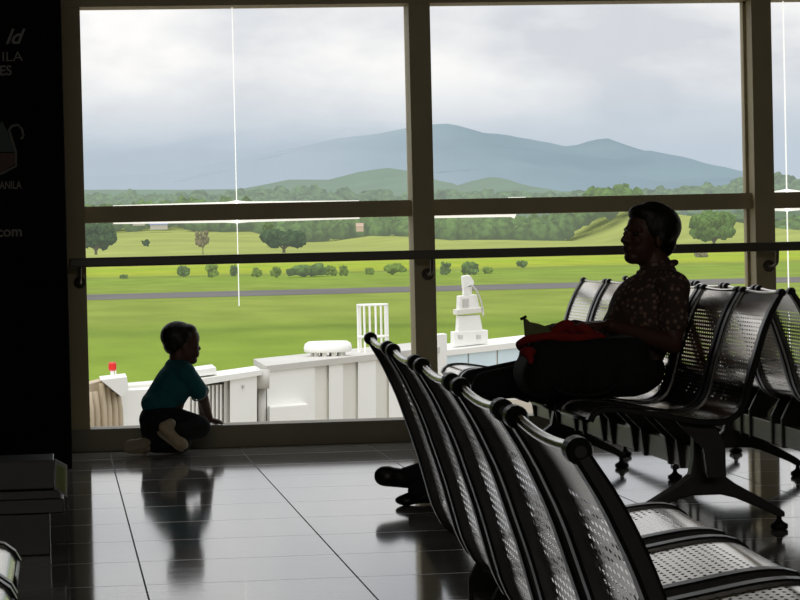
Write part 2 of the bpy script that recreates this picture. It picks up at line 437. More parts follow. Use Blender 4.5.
# ------------------------------------------------------------------ beam benches
PROF = catmull([(u, 0, z) for u, z in ((-.187, .812), (-.154, .760), (-.126, .70), (-.104, .635), (-.084, .572), (-.067, .508), (-.053, .46), (-.028, .418), (.018, .395), (.085, .394), (.14, .403), (.25, .424), (.36, .443), (.42, .445), (.455, .434), (.472, .408))], 10)
CL = [0]
for a, b in zip(PROF, PROF[1:]): CL.append(CL[-1] + (b - a).length)
SL = CL[-1]
def prof(s):
    s = max(0, min(SL, s)); i = 0
    while i < len(CL) - 2 and CL[i+1] < s: i += 1
    t = (s - CL[i]) / (CL[i+1] - CL[i]); p = PROF[i].lerp(PROF[i+1], t); d = (PROF[min(i+2, len(PROF)-1)] - PROF[max(0, i-1)]).normalized()
    return p, Vector((d.z, 0, -d.x))        # point and normal (towards the under side / rear is minus)
HW = .228
def sheet_mesh():
    bm = bmesh.new(); cache = {}
    rows = 70; cols = 15; ds = SL / rows; dv = 2 * HW / cols
    def V(s, v):
        k = (round(s * 1e5), round(v * 1e5))
        if k not in cache:
            p, n = prof(s); sag = 0
            cache[k] = bm.verts.new((p.x, v, p.z))
        return cache[k]
    def holes(sc): return .085 < sc < .40 or .48 < sc < .865
    for r in range(rows):
        s0, s1 = r * ds, (r + 1) * ds; sc = (s0 + s1) / 2
        off = dv / 2 if r % 2 else 0
        c = -HW - off
        while c < HW - 1e-6:
            a, b = max(c, -HW), min(c + dv, HW); mid = (a + b) / 2; full = b - a > dv * .9
            if not full:
                # half cell at the edge: plain
                bm.faces.new([V(s0, a), V(s0, b), V(s1, b), V(s1, a)]); c += dv; continue
            ring = [V(s0, a), V(s0, mid), V(s0, b), V(sc, b), V(s1, b), V(s1, mid), V(s1, a), V(sc, a)]
            if not holes(sc):
                bm.faces.new(ring); c += dv; continue
            hs, hv = ds * .21, dv * .26
            inn = [V(sc - hs, mid - hv * .8), V(sc - hs, mid), V(sc - hs, mid + hv * .8), V(sc, mid + hv), V(sc + hs, mid + hv * .8), V(sc + hs, mid), V(sc + hs, mid - hv * .8), V(sc, mid - hv)]
            for k in range(8): bm.faces.new((ring[k], ring[(k+1) % 8], inn[(k+1) % 8], inn[k]))
            c += dv
    return bm
def frame_bm(sg):
    bm = bmesh.new(); n = 44; rings = []
    w = .023
    for i in range(n + 1):
        p, nn = prof(SL * i / n); f_ = min(1, i / 4); f0, f1 = -.007, .010 + .004 * f_
        sec = [(-w, f0 * .5), (-w*.8, f0), (w*.8, f0), (w, f0 * .5), (w, f1 - .004), (w*.8, f1), (-w*.8, f1), (-w, f1 - .004)]
        rings.append([bm.verts.new(Vector((p.x, sg * .252 + a, p.z)) + nn * b) for a, b in sec])
    for a, b in zip(rings, rings[1:]):
        for k in range(8): bm.faces.new((a[k], a[(k+1) % 8], b[(k+1) % 8], b[k]))
    bm.faces.new(rings[0][::-1]); bm.faces.new(rings[-1])
    p, _ = prof(0)
    lathe(bm, (p.x - .002, sg * .252 - .024, p.z + .002), (0, 1, 0), [(0, .006), (.003, .0115), (.008, .0135), (.040, .0135), (.045, .0115), (.048, .006)], 18)
    return bm
def rail_bm():
    bm = bmesh.new(); p, _ = prof(0)
    pts = [(p.x - .002, v, p.z + .003 - .007 * (1 - (v / .232) ** 2)) for v in [(-.232 + .464 * k / 12) for k in range(13)]]
    tube(bm, pts, .0062, 12); return bm
def under_bm():          # rolled front edge and the cross stay below the seat
    bm = bmesh.new(); p, _ = prof(SL)
    tube(bm, [(p.x - .004, v, p.z) for v in (-.235, 0, .235)], .008, 10); return bm
mesh_cache = {}
def shared(name, builder, m, parent, smooth, key):
    if key not in mesh_cache:
        o = link(name, builder(), m, parent, smooth); mesh_cache[key] = o.data; return o
    o = bpy.data.objects.new(name, mesh_cache[key]); C.objects.link(o); o.parent = parent; return o
def pedestal_bm():
    bm = bmesh.new()
    outl = [(-.040, .345), (.040, .345), (.042, .26), (.054, .20), (.10, .165), (.24, .085), (.272, .062), (.272, .045), (.25, .045), (.225, .06), (.10, .115), (.05, .128), (-.05, .128), (-.10, .115), (-.225, .06), (-.25, .045), (-.272, .045), (-.272, .062), (-.24, .085), (-.10, .165), (-.054, .20), (-.042, .26)]
    prism(bm, [(u + .03, -.028, z) for u, z in outl], (0, .056, 0), .005)
    return bm
def foot_bm(sg):
    bm = bmesh.new(); lathe(bm, (.03 + sg * .258, 0, 0), (0, 0, 1), [(0, .024), (.004, .030), (.018, .030), (.026, .016), (.034, .009), (.055, .009)], 18); return bm
def make_bench(label, cat, units, pw, peds, loc, rz, first_drop=None):
    """row along local +v (y), facing local +u (x); v=0 at the first end"""
    root = empty('airport_bench', loc, rz); tag(root, label, cat, 'beam benches of the waiting hall')
    for i in range(units):
        s = shared('seat_shell', sheet_mesh, MT['sheet'], root, True, 'sheet'); s.location = (0, pw * (i + .5), 0)
        for sg in (-1, 1): shared('side_frame', lambda sg=sg: frame_bm(sg), MT['chair_frame'], s, False, 'fr%d' % sg)
        shared('top_rail', rail_bm, MT['tube'], s, True, 'rail'); shared('front_rail', under_bm, MT['chair_frame'], s, True, 'under')
    bm = bmesh.new(); box(bm, .008, .052, .10, units * pw - .10, .205, .285, .004); link('beam', bm, MT['beam'], root)
    for i in range(units):
        for sg in (-1, 1):
            v = pw * (i + .5) + sg * .2
            bm = bmesh.new(); prism(bm, [(.0, v - .012, .2), (.062, v - .012, .2), (.075, v - .012, .30), (.17, v - .012, .398), (.04, v - .012, .388), (.0, v - .012, .31)], (0, .024, 0), .002)
            link('seat_bracket', bm, MT['pedestal'], root)
    for v in peds:
        p = shared('pedestal', pedestal_bm, MT['pedestal'], root, False, 'ped'); p.location = (0, v, 0)
        for sg in (-1, 1): shared('foot', lambda sg=sg: foot_bm(sg), MT['glide'], p, True, 'ft%d' % sg)
    return root
TOPU = -.189
# near row, seen from behind, facing right: runs from its near end away from the camera, 2.75 deg off the tile grid
P_far = at(370.5, 338.5, 5.60); P_near = at(577.5, 455.5, 2.545)
d = (P_far - P_near); d.z = 0; L1 = d.length; d.normalize()
rz1 = math.atan2(-d.x, d.y)
PW1 = (L1 - .504) / 4
u1 = Vector((math.cos(rz1), math.sin(rz1), 0))
o1 = Vector((P_near.x, P_near.y, 0)) - u1 * TOPU - d * (PW1 / 2 - .252)
make_bench('row of five perforated steel seats in the foreground seen from behind', 'bench', 5, PW1, (.62, 2.46), o1, rz1)
# the row the woman sits on: faces left
PW2 = .577; XT2 = at(784, 293, 8.71).x; XB2 = XT2 + TOPU
y_near2 = 8.71
# local +v must run away from the camera with local +u = -x : rotate by 180 deg and start at the far end
make_bench('long row of perforated steel seats facing left with the woman on it', 'bench', 6, PW2, (.62, 6 * PW2 - .26), (XB2, y_near2 + 6 * PW2, 0), PI)
# the row back to back with it, facing right
make_bench('row of steel seats facing right, back to back behind the woman\'s row', 'bench', 6, PW2, (2.05, 3.3), (at(794, 293, 8.85).x - TOPU, 8.85, 0), -.045)
# seat fronts at the left edge of the frame
p0 = at(18, 543, 5.34)
make_bench('steel seats at the bottom left corner, only their front edges showing', 'bench', 3, .575, (.35, 1.38), (p0.x - .472, 5.34 - 3 * .575, 0), 0)

# ------------------------------------------------------------------ people
def basis(fwd, upv=(0, 0, 1)):
    f = Vector(fwd).normalized(); l = Vector(upv).cross(f).normalized(); u = f.cross(l)
    return Matrix((f, l, u)).transposed()
def head_prims(c, R, s, child=False):
    T = lambda x, y, z: Vector(c) + R @ (Vector((x, y, z)) * s)
    r = lambda *a: tuple(v * s for v in a)
    L = [('e', T(-.012, 0, .03), r(.094, .074, .084), R), ('e', T(.03, 0, -.03), r(.06, .060, .078), R),
         ('e', T(.052, 0, -.085), r(.034, .036, .026), R), ('e', T(.02, .0, -.065), r(.055, .052, .045), R),
         ('c', T(.083, 0, .012), .008*s, T(.104, 0, -.026), .0115*s), ('e', T(.092, .011, -.028), r(.011, .009, .008), R), ('e', T(.092, -.011, -.028), r(.011, .009, .008), R),
         ('c', T(.080, .012, .022), .010*s, T(.066, .044, .018), .010*s), ('c', T(.080, -.012, .022), .010*s, T(.066, -.044, .018), .010*s),
         ('c', T(.088, -.017, -.052), .006*s, T(.088, .017, -.052), .006*s), ('c', T(.086, -.014, -.063), .0065*s, T(.086, .014, -.063), .0065*s),
         ('e', T(.062, .034, -.022), r(.022, .022, .022), R), ('e', T(.062, -.034, -.022), r(.022, .022, .022), R),
         ('e', T(-.008, .076, -.012), r(.017, .009, .03), R), ('e', T(-.008, -.076, -.012), r(.017, .009, .03), R)]
    if child:      # small nose, high rounded forehead, full cheeks
        L = L[:4] + [('e', T(.028, 0, .030), r(.066, .066, .070), R), ('c', T(.084, 0, -.006), .009*s, T(.095, 0, -.024), .0105*s), ('e', T(.052, .032, -.045), r(.036, .032, .034), R), ('e', T(.052, -.032, -.045), r(.036, .032, .034), R)] + L[7:]
    return L, T
def eyes(T, R, s, parent):
    for sg in (-1, 1):
        bm = bmesh.new(); ellip(bm, T(.073, sg * .031, .002), (.011*s, .013*s, .009*s), R, 2); link('eye', bm, MT['eye'], parent, True)
def hand_prims(wrist, dirv, palm_n, s=1.0, curl=.5, thumb=1):
    """palm with five separate bent fingers; palm_n points out of the palm; thumb=+-1 picks its side"""
    f = Vector(dirv).normalized(); n = Vector(palm_n); n = (n - f * n.dot(f)).normalized(); side = n.cross(f) * thumb
    w = Vector(wrist); L = []
    for k in range(4):
        o = (k - 1.5) * .019 * s
        base = w + f * (.085 * s) + side * (-o)
        L.append(('c', w + f * .01 * s + side * (-o * .7), .014 * s, base, .0115 * s))
        ln = (.036, .042, .039, .030)[k] * s; p = base; a = curl * .35
        for j in range(3):
            dd = f * math.cos(a) + n * math.sin(a) + side * (-o * 1.2)
            q = p + dd.normalized() * ln * (1, .72, .6)[j]
            L.append(('c', p, (.0088, .0080, .0072)[j] * s, q, (.0080, .0072, .0062)[j] * s)); p = q; a += curl * (.75, .6, .5)[j]
    p = w + f * .025 * s + side * .022 * s
    q = p + (f * .6 + side * .75 + n * .25).normalized() * .042 * s; L.append(('c', p, .0125 * s, q, .0095 * s))
    q2 = q + (f * .9 + side * .25 + n * .3).normalized() * .032 * s; L.append(('c', q, .0095 * s, q2, .0085 * s))
    q3 = q2 + (f + n * .35).normalized() * .024 * s; L.append(('c', q2, .0085 * s, q3, .0068 * s))
    return L

# the woman: seated facing left, slouched back, forearm laid along the bag
WYc = 9.99
def W(px, py, dy=0): return at(px, py, WYc + dy)
hc = W(646.5, 236.5); Rw = basis((-1, -.42, .14), (0.05, 0, 1)); hs = 1.0
wom = empty('person', (XB2 - .1, WYc, 0)); tag(wom, 'woman in flowered blouse sitting on the steel bench looking left', 'person')
wo = wom.location
hp, T = head_prims(hc, Rw, hs)
hip = Vector((XB2 - .075, WYc, .535)); chest = Vector((XB2 + .005, WYc, .715)); neckb = Vector((XB2 + .055, WYc, .872))
shN = Vector((XB2 + .075, WYc - .165, .815)); shF = Vector((XB2 + .06, WYc + .165, .815))
elN = Vector((XB2 + .055, WYc - .215, .61)); haN = Vector((1.99, WYc - .29, .692))
elF = Vector((XB2 + .03, WYc + .225, .60)); haF = Vector((1.95, WYc + .10, .675))
kN = Vector((1.575, WYc - .10, .470)); kF = Vector((1.565, WYc + .12, .468))
aN = Vector((1.455, 10.25, .078)); aF = Vector((1.415, 10.31, .125))
body = hp + [('c', T(-.025, 0, -.06), .055, neckb, .062), ('chain', [(shN, .052), (neckb + Vector((0, 0, -.04)), .066), (shF, .052)]),
    ('e', chest, (.125, .165, .15), basis((-1, 0, .3))), ('chain', [(chest, .125), (hip, .125)]), ('e', hip, (.125, .185, .11), None),
    ('chain', [(shN, .046), (elN, .038), (haN + (elN - haN).normalized() * .02, .026)]), ('chain', [(shF, .046), (elF, .038), (haF, .026)]),
    ('chain', [(hip + Vector((-.03, -.085, -.015)), .085), (kN, .048), (aN, .036)]), ('chain', [(hip + Vector((-.03, .085, -.015)), .085), (kF, .048), (aF, .036)]),
    ('c', aN, .036, aN + Vector((-.09, -.005, -.035)), .024), ('c', aF, .036, aF + Vector((-.11, -.01, -.012)), .024)]
body += hand_prims(haN, (-1, -.12, -.02), (0, .1, -1), .95, .42, -1) + hand_prims(haF, (-1, -.35, .0), (0, .1, -1), .95, .42, 1)
blob('body', body, .0048, MT['skin'], wom, 3, -wo)
wh = blob('hair', [('e', T(-.036, 0, .044), (.102, .098, .088), Rw), ('e', T(-.066, 0, -.015), (.052, .078, .064), Rw), ('e', T(.020, 0, .082), (.058, .070, .040), Rw),
    ('e', T(-.03, .075, .01), (.035, .018, .042), Rw), ('e', T(-.03, -.075, .01), (.035, .018, .042), Rw), ('e', T(-.02, 0, .098), (.06, .06, .04), Rw)], .007, MT['hair'], wom, 3, -wo)
sb = blob('blouse', [('chain', [(shN, .064), (neckb + Vector((.0, 0, -.045)), .080), (shF, .064)]), ('c', neckb + Vector((0, 0, -.03)), .080, neckb + Vector((-.005, 0, .005)), .068), ('e', chest + Vector((-.005, 0, 0)), (.140, .185, .165), basis((-1, 0, .3))),
    ('chain', [(chest, .135), (hip + Vector((0, 0, .04)), .138)]), ('e', hip + Vector((0, 0, .03)), (.136, .20, .10), None),
    ('c', shN, .060, shN.lerp(elN, .62), .056), ('c', shF, .060, shF.lerp(elF, .62), .056)], .008, MT['blouse'], wom, 4, -wo)
eb = bmesh.new()
pts = [neckb + Vector((math.cos(a) * .070 - .004, math.sin(a) * .072, .018 - .02 * math.cos(a + PI))) for a in [2 * PI * k / 20 for k in range(20)]]
tube(eb, pts, .011, 8, True); bmesh.ops.translate(eb, verts=eb.verts[:], vec=-wo); link('collar', eb, MT['blouse'], sb, True)
blob('trousers', [('e', hip + Vector((0, 0, -.025)), (.142, .215, .105), None), ('chain', [(hip + Vector((-.03, -.085, -.012)), .096), (kN, .054), (aN + Vector((.0, 0, .02)), .050)]),
    ('chain', [(hip + Vector((-.03, .085, -.012)), .096), (kF, .054), (aF + Vector((.0, 0, .01)), .050)])], .009, MT['dark_cloth'], wom, 4, -wo)
for a, rise, ln, tr_ in ((aN, -.012, .155, .022), (aF, .030, .18, .040)):
    t = a + Vector((-ln, -.01, -.045 + rise))
    blob('shoe', [('c', a + Vector((.035, 0, -.03)), .034, a + Vector((-.06, 0, -.04)), .036), ('c', a + Vector((-.05, 0, -.035)), .036, t, tr_), ('e', t + Vector((.012, 0, 0)), (.046, .044, tr_), None)], .007, MT['shoe_black'], wom, 3, -wo)
for a in (aN, aF):
    blob('sock', [('c', a + Vector((.03, 0, .06)), .045, a, .044), ('c', a, .044, a + Vector((-.10, -.006, -.022)), .038)], .007, MT['dark_cloth'], wom, 2, -wo)
ew = eyes(lambda x, y, z: T(x, y, z) - wo, Rw, 1.0, wom)

# her bag, standing on the seat beside her
BY = 9.47
bag = empty('travel_bag', (1.83, BY, .45)); tag(bag, 'black travel bag with red trim on the seat beside the woman', 'bag')
def B(px, py, dy=0): return at(px, py, BY + dy) - bag.location
def bag_body():
    L = []
    xs = (1.705, 1.80, 1.91, 2.02)
    zt = (.635, .655, .66, .66)
    for x, z in zip(xs, zt):
        L.append(('chain', [(Vector((x - .012, BY - .13, .50)) - bag.location, .055), (Vector((x, BY - .12, z - .05)) - bag.location, .05), (Vector((x, BY + .12, z - .05)) - bag.location, .05), (Vector((x - .012, BY + .13, .50)) - bag.location, .055), (Vector((x - .012, BY - .13, .50)) - bag.location, .055)]))
        L.append(('c', Vector((x, BY - .10, .53)) - bag.location, .085, Vector((x, BY + .10, .53)) - bag.location, .085))
    for a, b in zip(xs, xs[1:]):
        for dy in (-.11, 0, .11):
            for z in (.50, .56, .60):
                L.append(('c', Vector((a, BY + dy, z)) - bag.location, .058, Vector((b, BY + dy, z)) - bag.location, .058))
    return L
bb = blob('bag_body', bag_body(), .012, MT['bag'], bag, 6)
bb.location.z = 0
def wobble(pts, r, amp, k):
    return [('chain', [(p + Vector((noise.noise(p * k), noise.noise(p * k + Vector((9, 0, 0))), noise.noise(p * k + Vector((0, 9, 0))))) * amp, r * (1 + .35 * noise.noise(p * 31))) for p in pts])]
rim = [B(x, y, d_) for x, y, d_ in ((602, 338, -.10), (580, 338, -.12), (556, 337, -.13), (534, 338, -.12), (521, 344, -.08), (519, 347, 0), (524, 343, .08))]
blob('red_trim', wobble(catmull(rim, 4), .016, .012, 14) + [('e', B(528, 352, -.15), (.030, .022, .020), None), ('c', B(529, 354, -.165), .018, B(531, 362, -.175), .010)], .006, MT['red_cloth'], bag, 3)
blob('red_cloth', wobble(catmull([B(545, 338, .0), B(556, 335, .02), B(562, 328, .03), B(568, 325, .03), B(573, 332, .03), B(580, 329, .05), B(588, 333, .05), B(598, 338, .05)], 4), .019, .010, 16) + wobble([B(548, 341, .06), B(570, 340, .08), B(596, 341, .1)], .022, .010, 17), .006, MT['red_cloth'], bag, 3)
eb = bmesh.new()
prism(eb, [B(524.5, 319), B(526.5, 318.5), B(530, 322), B(538, 323.5), B(548, 327), B(553, 333), B(540, 337), B(526, 338)], (0, .03, 0), .003); ob_ = link('olive_flap', eb, MT['olive'], bag)
eb = bmesh.new(); tube(eb, [B(520.5, 319.3, .01), B(523.5, 318, .01), B(526.3, 316.2, .01)], .0052, 8); tube(eb, [B(523.5, 318, .01), B(525.5, 322, .01)], .004, 8); link('toggle', eb, MT['bag'], ob_, True)
eb = bmesh.new(); tube(eb, catmull([Vector((-.14, -.175, .10)), Vector((-.08, -.185, .02)), Vector((.08, -.187, .02)), Vector((.14, -.175, .12))], 6), .006, 8); link('strap', eb, MT['bag'], bag, True)

# the toddler: kneeling at the sill, one hand on it, face turned to the view
KY = 13.12
def K(px, py, dy=0): return at(px, py, KY + dy)
kid = empty('person', (K(165, 440).x, KY, 0)); tag(kid, 'toddler in teal shirt kneeling on the floor against the window sill', 'person')
ko = kid.location
kc = K(182.5, 344); Rk = basis((1, .22, -.06)); ks = .89
hp, T = head_prims(kc, Rk, ks, True)
nk = K(179, 363); hipk = K(161, 418); chk = K(174, 384)
sN = K(186, 373, -.085); sF = K(184, 372, .09)
eN = K(204, 397, -.10); hN = Vector((K(212.5, 416).x, 13.40, ZS + .035)); 
eN = Vector((K(203, 398).x, 13.12, K(203, 398).z))
eF = K(203, 397, .14); hF = Vector((K(207, 416).x, 13.44, ZS + .03))
# near leg folded: hip -> knee forward at the right -> foot tucked under; far leg: kneeling with the foot behind at the left
knN = K(199, 427, -.07); ftN = K(172, 438, -.16)
knF = Vector((K(181, 448).x, KY + .07, .055)); ftF = Vector((K(147, 449).x, KY - .02, .05))
body = hp + [('c', T(-.015, 0, -.06), .050, nk, .05), ('chain', [(sN, .038), (nk + Vector((0, 0, -.03)), .050), (sF, .038)]), ('e', chk, (.082, .095, .10), basis((1, 0, -.5))),
    ('chain', [(chk, .078), (hipk, .09)]), ('e', hipk, (.09, .10, .085), None),
    ('chain', [(sN, .036), (eN, .028), (hN, .02)]), ('chain', [(sF, .036), (eF, .028), (hF, .02)]),
    ('chain', [(hipk + Vector((0, -.05, 0)), .066), (knN, .045), (ftN, .033)]), ('chain', [(hipk + Vector((0, .05, 0)), .066), (knF, .048), (ftF, .034)]),
    ('c', ftN, .03, K(180, 446, -.16), .024), ('c', ftF, .03, ftF + Vector((-.07, 0, -.012)), .022)]
body += hand_prims(hN, (.55, .75, -.12), (0, .1, -1), .62, .35, 1) + hand_prims(hF, (.5, .55, -.08), (0, .1, -1), .62, .35, -1)
blob('body', body, .0042, MT['skin'], kid, 3, -ko)
blob('hair', [('e', T(-.030, 0, .042), (.096*ks, .086*ks, .084*ks), Rk), ('e', T(-.062, 0, .0), (.045*ks, .068*ks, .060*ks), Rk), ('e', T(.018, 0, .080), (.058*ks, .066*ks, .034*ks), Rk),
    ('e', T(-.02, .07, .02), (.03*ks, .016*ks, .035*ks), Rk), ('e', T(-.02, -.07, .02), (.03*ks, .016*ks, .035*ks), Rk)], .006, MT['hair'], kid, 3, -ko)
eyes(lambda x, y, z: T(x, y, z) - ko, Rk, ks, kid)
wst = K(161, 405)
ts = blob('shirt', [('chain', [(sN, .050), (nk + Vector((-.012, 0, -.03)), .064), (sF, .050)]), ('e', chk, (.094, .11, .115), basis((1, 0, -.5))), ('chain', [(chk, .096), (wst, .094)]), ('e', wst + Vector((0, 0, .01)), (.098, .108, .072), None),
    ('c', sN, .047, sN.lerp(eN, .66), .048), ('c', sF, .047, sF.lerp(eF, .66), .048)], .007, MT['teal'], kid, 4, -ko)
for s_, e_ in ((sN, eN), (sF, eF)):
    c = s_.lerp(e_, .84); dd, xx, yy = frame_of(e_ - s_); eb = bmesh.new()
    tube(eb, [c + (xx * math.cos(a) + yy * math.sin(a)) * .0452 - ko for a in [2*PI*k/18 for k in range(18)]], .0034, 6, True); link('sleeve_edging', eb, MT['trim_cloth'], ts, True)
blob('trousers', [('e', hipk + Vector((-.004, 0, -.008)), (.104, .116, .088), None), ('chain', [(hipk + Vector((0, -.05, 0)), .078), (knN, .058), (ftN + Vector((.03, 0, .02)), .046)]),
    ('chain', [(hipk + Vector((-.02, .05, -.02)), .080), (knF, .055), (ftF + Vector((.04, 0, .006)), .046)]), ('c', hipk + Vector((-.03, 0, -.03)), .075, Vector((hipk.x - .02, KY, .085)), .075)], .008, MT['dark_cloth'], kid, 4, -ko)
def shoe(name, heel, toe, upn, s):
    h, t = Vector(heel), Vector(toe); ax = (t - h).normalized(); upn = Vector(upn); upn = (upn - ax * upn.dot(ax)).normalized()
    o = blob(name, [('c', h + upn * .022 * s, .030 * s, t + upn * .012 * s, .024 * s), ('c', h.lerp(t, .5) + upn * .015 * s, .033 * s, t + upn * .008 * s, .027 * s), ('c', h + upn * .02 * s, .028 * s, h + upn * .055 * s + ax * .012, .026 * s)], .0055, MT['shoe_child'], kid, 3, -ko)
    so = blob('sole', [('e', h.lerp(t, .18) - upn * .016 * s, (.040 * s, .031 * s, .012 * s), basis(ax, upn)), ('e', h.lerp(t, .5) - upn * .017 * s, (.055 * s, .031 * s, .010 * s), basis(ax, upn)), ('e', h.lerp(t, .85) - upn * .017 * s, (.040 * s, .034 * s, .011 * s), basis(ax, upn))], .005, MT['shoe_sole'], o, 2, -ko)
shoe('shoe', K(162, 431, -.17), K(182, 446, -.18), (.35, -.25, .8), 1.0)
shoe('shoe', Vector((K(146, 447).x, KY - .05, .058)), Vector((K(129, 451).x, KY - .05, .045)), (.55, .75, -.35), 1.0)

# ------------------------------------------------------------------ outside: ground, fields, runway
GZ = -5.0
def ground_mat():
    m = bpy.data.materials.new('mown airfield grass')
    k_ = lambda c: tuple(.78 * c[i] + .22 * (150, 158, 112)[i] for i in range(3)); m.use_nodes = True
    nt = m.node_tree; N = nt.nodes; L = nt.links; b = N['Principled BSDF']; b.inputs['Roughness'].default_value = .95; b.inputs['Specular IOR Level'].default_value = .05
    tc = N.new('ShaderNodeTexCoord'); sp = N.new('ShaderNodeSeparateXYZ'); L.new(tc.outputs['Object'], sp.inputs[0])
    nz = N.new('ShaderNodeTexNoise'); nz.inputs['Scale'].default_value = .03; nz.inputs['Detail'].default_value = 6
    mp = N.new('ShaderNodeMapping'); mp.inputs['Scale'].default_value = (1, .35, 1); L.new(tc.outputs['Object'], mp.inputs[0]); L.new(mp.outputs[0], nz.inputs['Vector'])
    wob = N.new('ShaderNodeMath'); wob.operation = 'MULTIPLY_ADD'; wob.inputs[1].default_value = 26; L.new(nz.outputs['Fac'], wob.inputs[0]); L.new(sp.outputs['Y'], wob.inputs[2])
    mr = N.new('ShaderNodeMapRange'); mr.inputs['From Min'].default_value = 13; mr.inputs['From Max'].default_value = 1213; L.new(wob.outputs[0], mr.inputs['Value'])
    rp = N.new('ShaderNodeValToRGB'); rp.color_ramp.interpolation = 'LINEAR'
    stops = [(0, (120, 146, 38)), (70, (120, 148, 38)), (120, (128, 156, 44)), (176, (124, 150, 44)), (186, (98, 124, 36)), (194, (122, 146, 46)), (215, (136, 154, 58)), (290, (134, 152, 58)), (360, (128, 150, 54)), (470, (128, 156, 52)), (505, (122, 140, 56)), (530, (152, 168, 50)), (600, (168, 182, 46)), (670, (150, 178, 42)), (740, (176, 184, 60)), (800, (146, 172, 46)), (900, (146, 160, 80)), (1200, (146, 158, 84))]
    els = rp.color_ramp.elements
    els[0].position = 0; els[0].color = (*s2l(k_(stops[0][1])), 1); els[1].position = 1; els[1].color = (*s2l(k_(stops[-1][1])), 1)
    for p, c in stops[1:-1]: e = els.new(p / 1200); e.color = (*s2l(k_(c)), 1)
    L.new(mr.outputs[0], rp.inputs['Fac'])
    n2 = N.new('ShaderNodeTexNoise'); n2.inputs['Scale'].default_value = .16; n2.inputs['Detail'].default_value = 7; L.new(mp.outputs[0], n2.inputs['Vector'])
    mx = N.new('ShaderNodeMix'); mx.data_type = 'RGBA'; mx.blend_type = 'MULTIPLY'; mx.inputs['Factor'].default_value = .5
    r2 = N.new('ShaderNodeValToRGB'); r2.color_ramp.elements[0].position = .35; r2.color_ramp.elements[0].color = (.55, .6, .5, 1); r2.color_ramp.elements[1].position = .65; r2.color_ramp.elements[1].color = (1, 1, 1, 1)
    L.new(n2.outputs['Fac'], r2.inputs['Fac']); L.new(rp.outputs['Color'], mx.inputs['A']); L.new(r2.outputs['Color'], mx.inputs['B'])
    L.new(mx.outputs['Result'], b.inputs['Base Color'])
    return m
bm = bmesh.new(); vs = [bm.verts.new(p) for p in ((-900, 14, GZ), (1500, 14, GZ), (1500, 960, GZ), (-900, 960, GZ))]; bm.faces.new(vs); struct(link('ground', bm, ground_mat()))
MT['asphalt'] = mat('runway asphalt', (112, 110, 108), .9, 0, .12, .05, spec=.05)
bm = bmesh.new(); vs = [bm.verts.new(p) for p in ((-900, 303, GZ + .02), (1500, 303, GZ + .02), (1500, 338, GZ + .02), (-900, 338, GZ + .02))]; bm.faces.new(vs); struct(link('runway', bm, MT['asphalt']))
MT['apron'] = mat('apron concrete', (150, 142, 128), .9, 0, .1, .2, spec=.05)
bm = bmesh.new(); vs = [bm.verts.new(p) for p in ((-900, 14.2, GZ + .02), (1500, 14.2, GZ + .02), (1500, 112, GZ + .02), (-900, 112, GZ + .02))]; bm.faces.new(vs); struct(link('apron', bm, MT['apron']))

def lerp_tab(tab, x):
    if x <= tab[0][0]: return tab[0][1]
    for (a, b), (c, d_) in zip(tab, tab[1:]):
        if x <= c: return b + (d_ - b) * (x - a) / (c - a)
    return tab[-1][1]
def horizon(px): return 239 - ROLL * (px - 400)
def relief(name, tab, Y0, Y1, z0, m, px0=-700, px1=1500, nx=220, ny=14, rough=0.0, seed=0, shape=1.0, top_at=1.0):
    """a slope rising from depth Y0 to Y1 whose crest is the surveyed skyline tab (pixel x, pixel y) at Y1"""
    bm = bmesh.new(); g = []
    for j in range(ny + 1):
        t = j / ny; Y = Y0 + (Y1 - Y0) * t; row = []
        for i in range(nx + 1):
            px = px0 + (px1 - px0) * i / nx
            zc = at(px, lerp_tab(tab, px), Y1).z
            x = at(px, 239, Y1).x
            z = z0 + (zc - z0) * (t ** shape)
            n = noise.fractal(Vector((x, Y, seed)) * (6.0 / (Y1 - Y0)), 1.0, 2.0, 5)
            z += n * rough * (zc - z0) * (1 if j else 0) * (.35 if j == ny else 1)
            row.append(bm.verts.new((x, Y, z)))
        g.append(row)
    for a, b in zip(g, g[1:]):
        for i in range(nx): bm.faces.new((a[i], a[i+1], b[i+1], b[i]))
    return struct(link(name, bm, m, None, True))
# near fields climbing to the woods
fieldtab = [(-700, 230), (60, 230), (100, 229), (150, 226), (240, 228), (275, 240), (310, 240), (350, 233), (390, 234), (420, 239), (440, 238), (540, 240), (565, 232), (590, 217), (618, 206), (640, 214), (665, 232), (690, 243), (800, 240), (1500, 236)]
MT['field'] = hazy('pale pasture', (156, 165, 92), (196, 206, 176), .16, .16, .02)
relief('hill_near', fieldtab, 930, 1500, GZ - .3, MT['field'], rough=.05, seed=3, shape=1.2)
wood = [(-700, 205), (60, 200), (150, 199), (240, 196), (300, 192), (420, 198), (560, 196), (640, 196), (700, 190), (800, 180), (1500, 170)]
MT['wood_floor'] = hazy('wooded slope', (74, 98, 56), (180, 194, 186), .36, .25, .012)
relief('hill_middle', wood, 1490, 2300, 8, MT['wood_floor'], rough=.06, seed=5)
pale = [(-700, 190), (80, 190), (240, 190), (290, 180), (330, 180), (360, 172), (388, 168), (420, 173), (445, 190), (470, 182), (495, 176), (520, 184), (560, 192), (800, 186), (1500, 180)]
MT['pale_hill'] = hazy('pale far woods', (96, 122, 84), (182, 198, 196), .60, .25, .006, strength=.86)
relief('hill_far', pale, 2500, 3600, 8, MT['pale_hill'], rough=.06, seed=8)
MT['mount'] = hazy('hazy blue mountain', (94, 116, 106), (172, 193, 208), .78, .5, .0016, strength=.92)
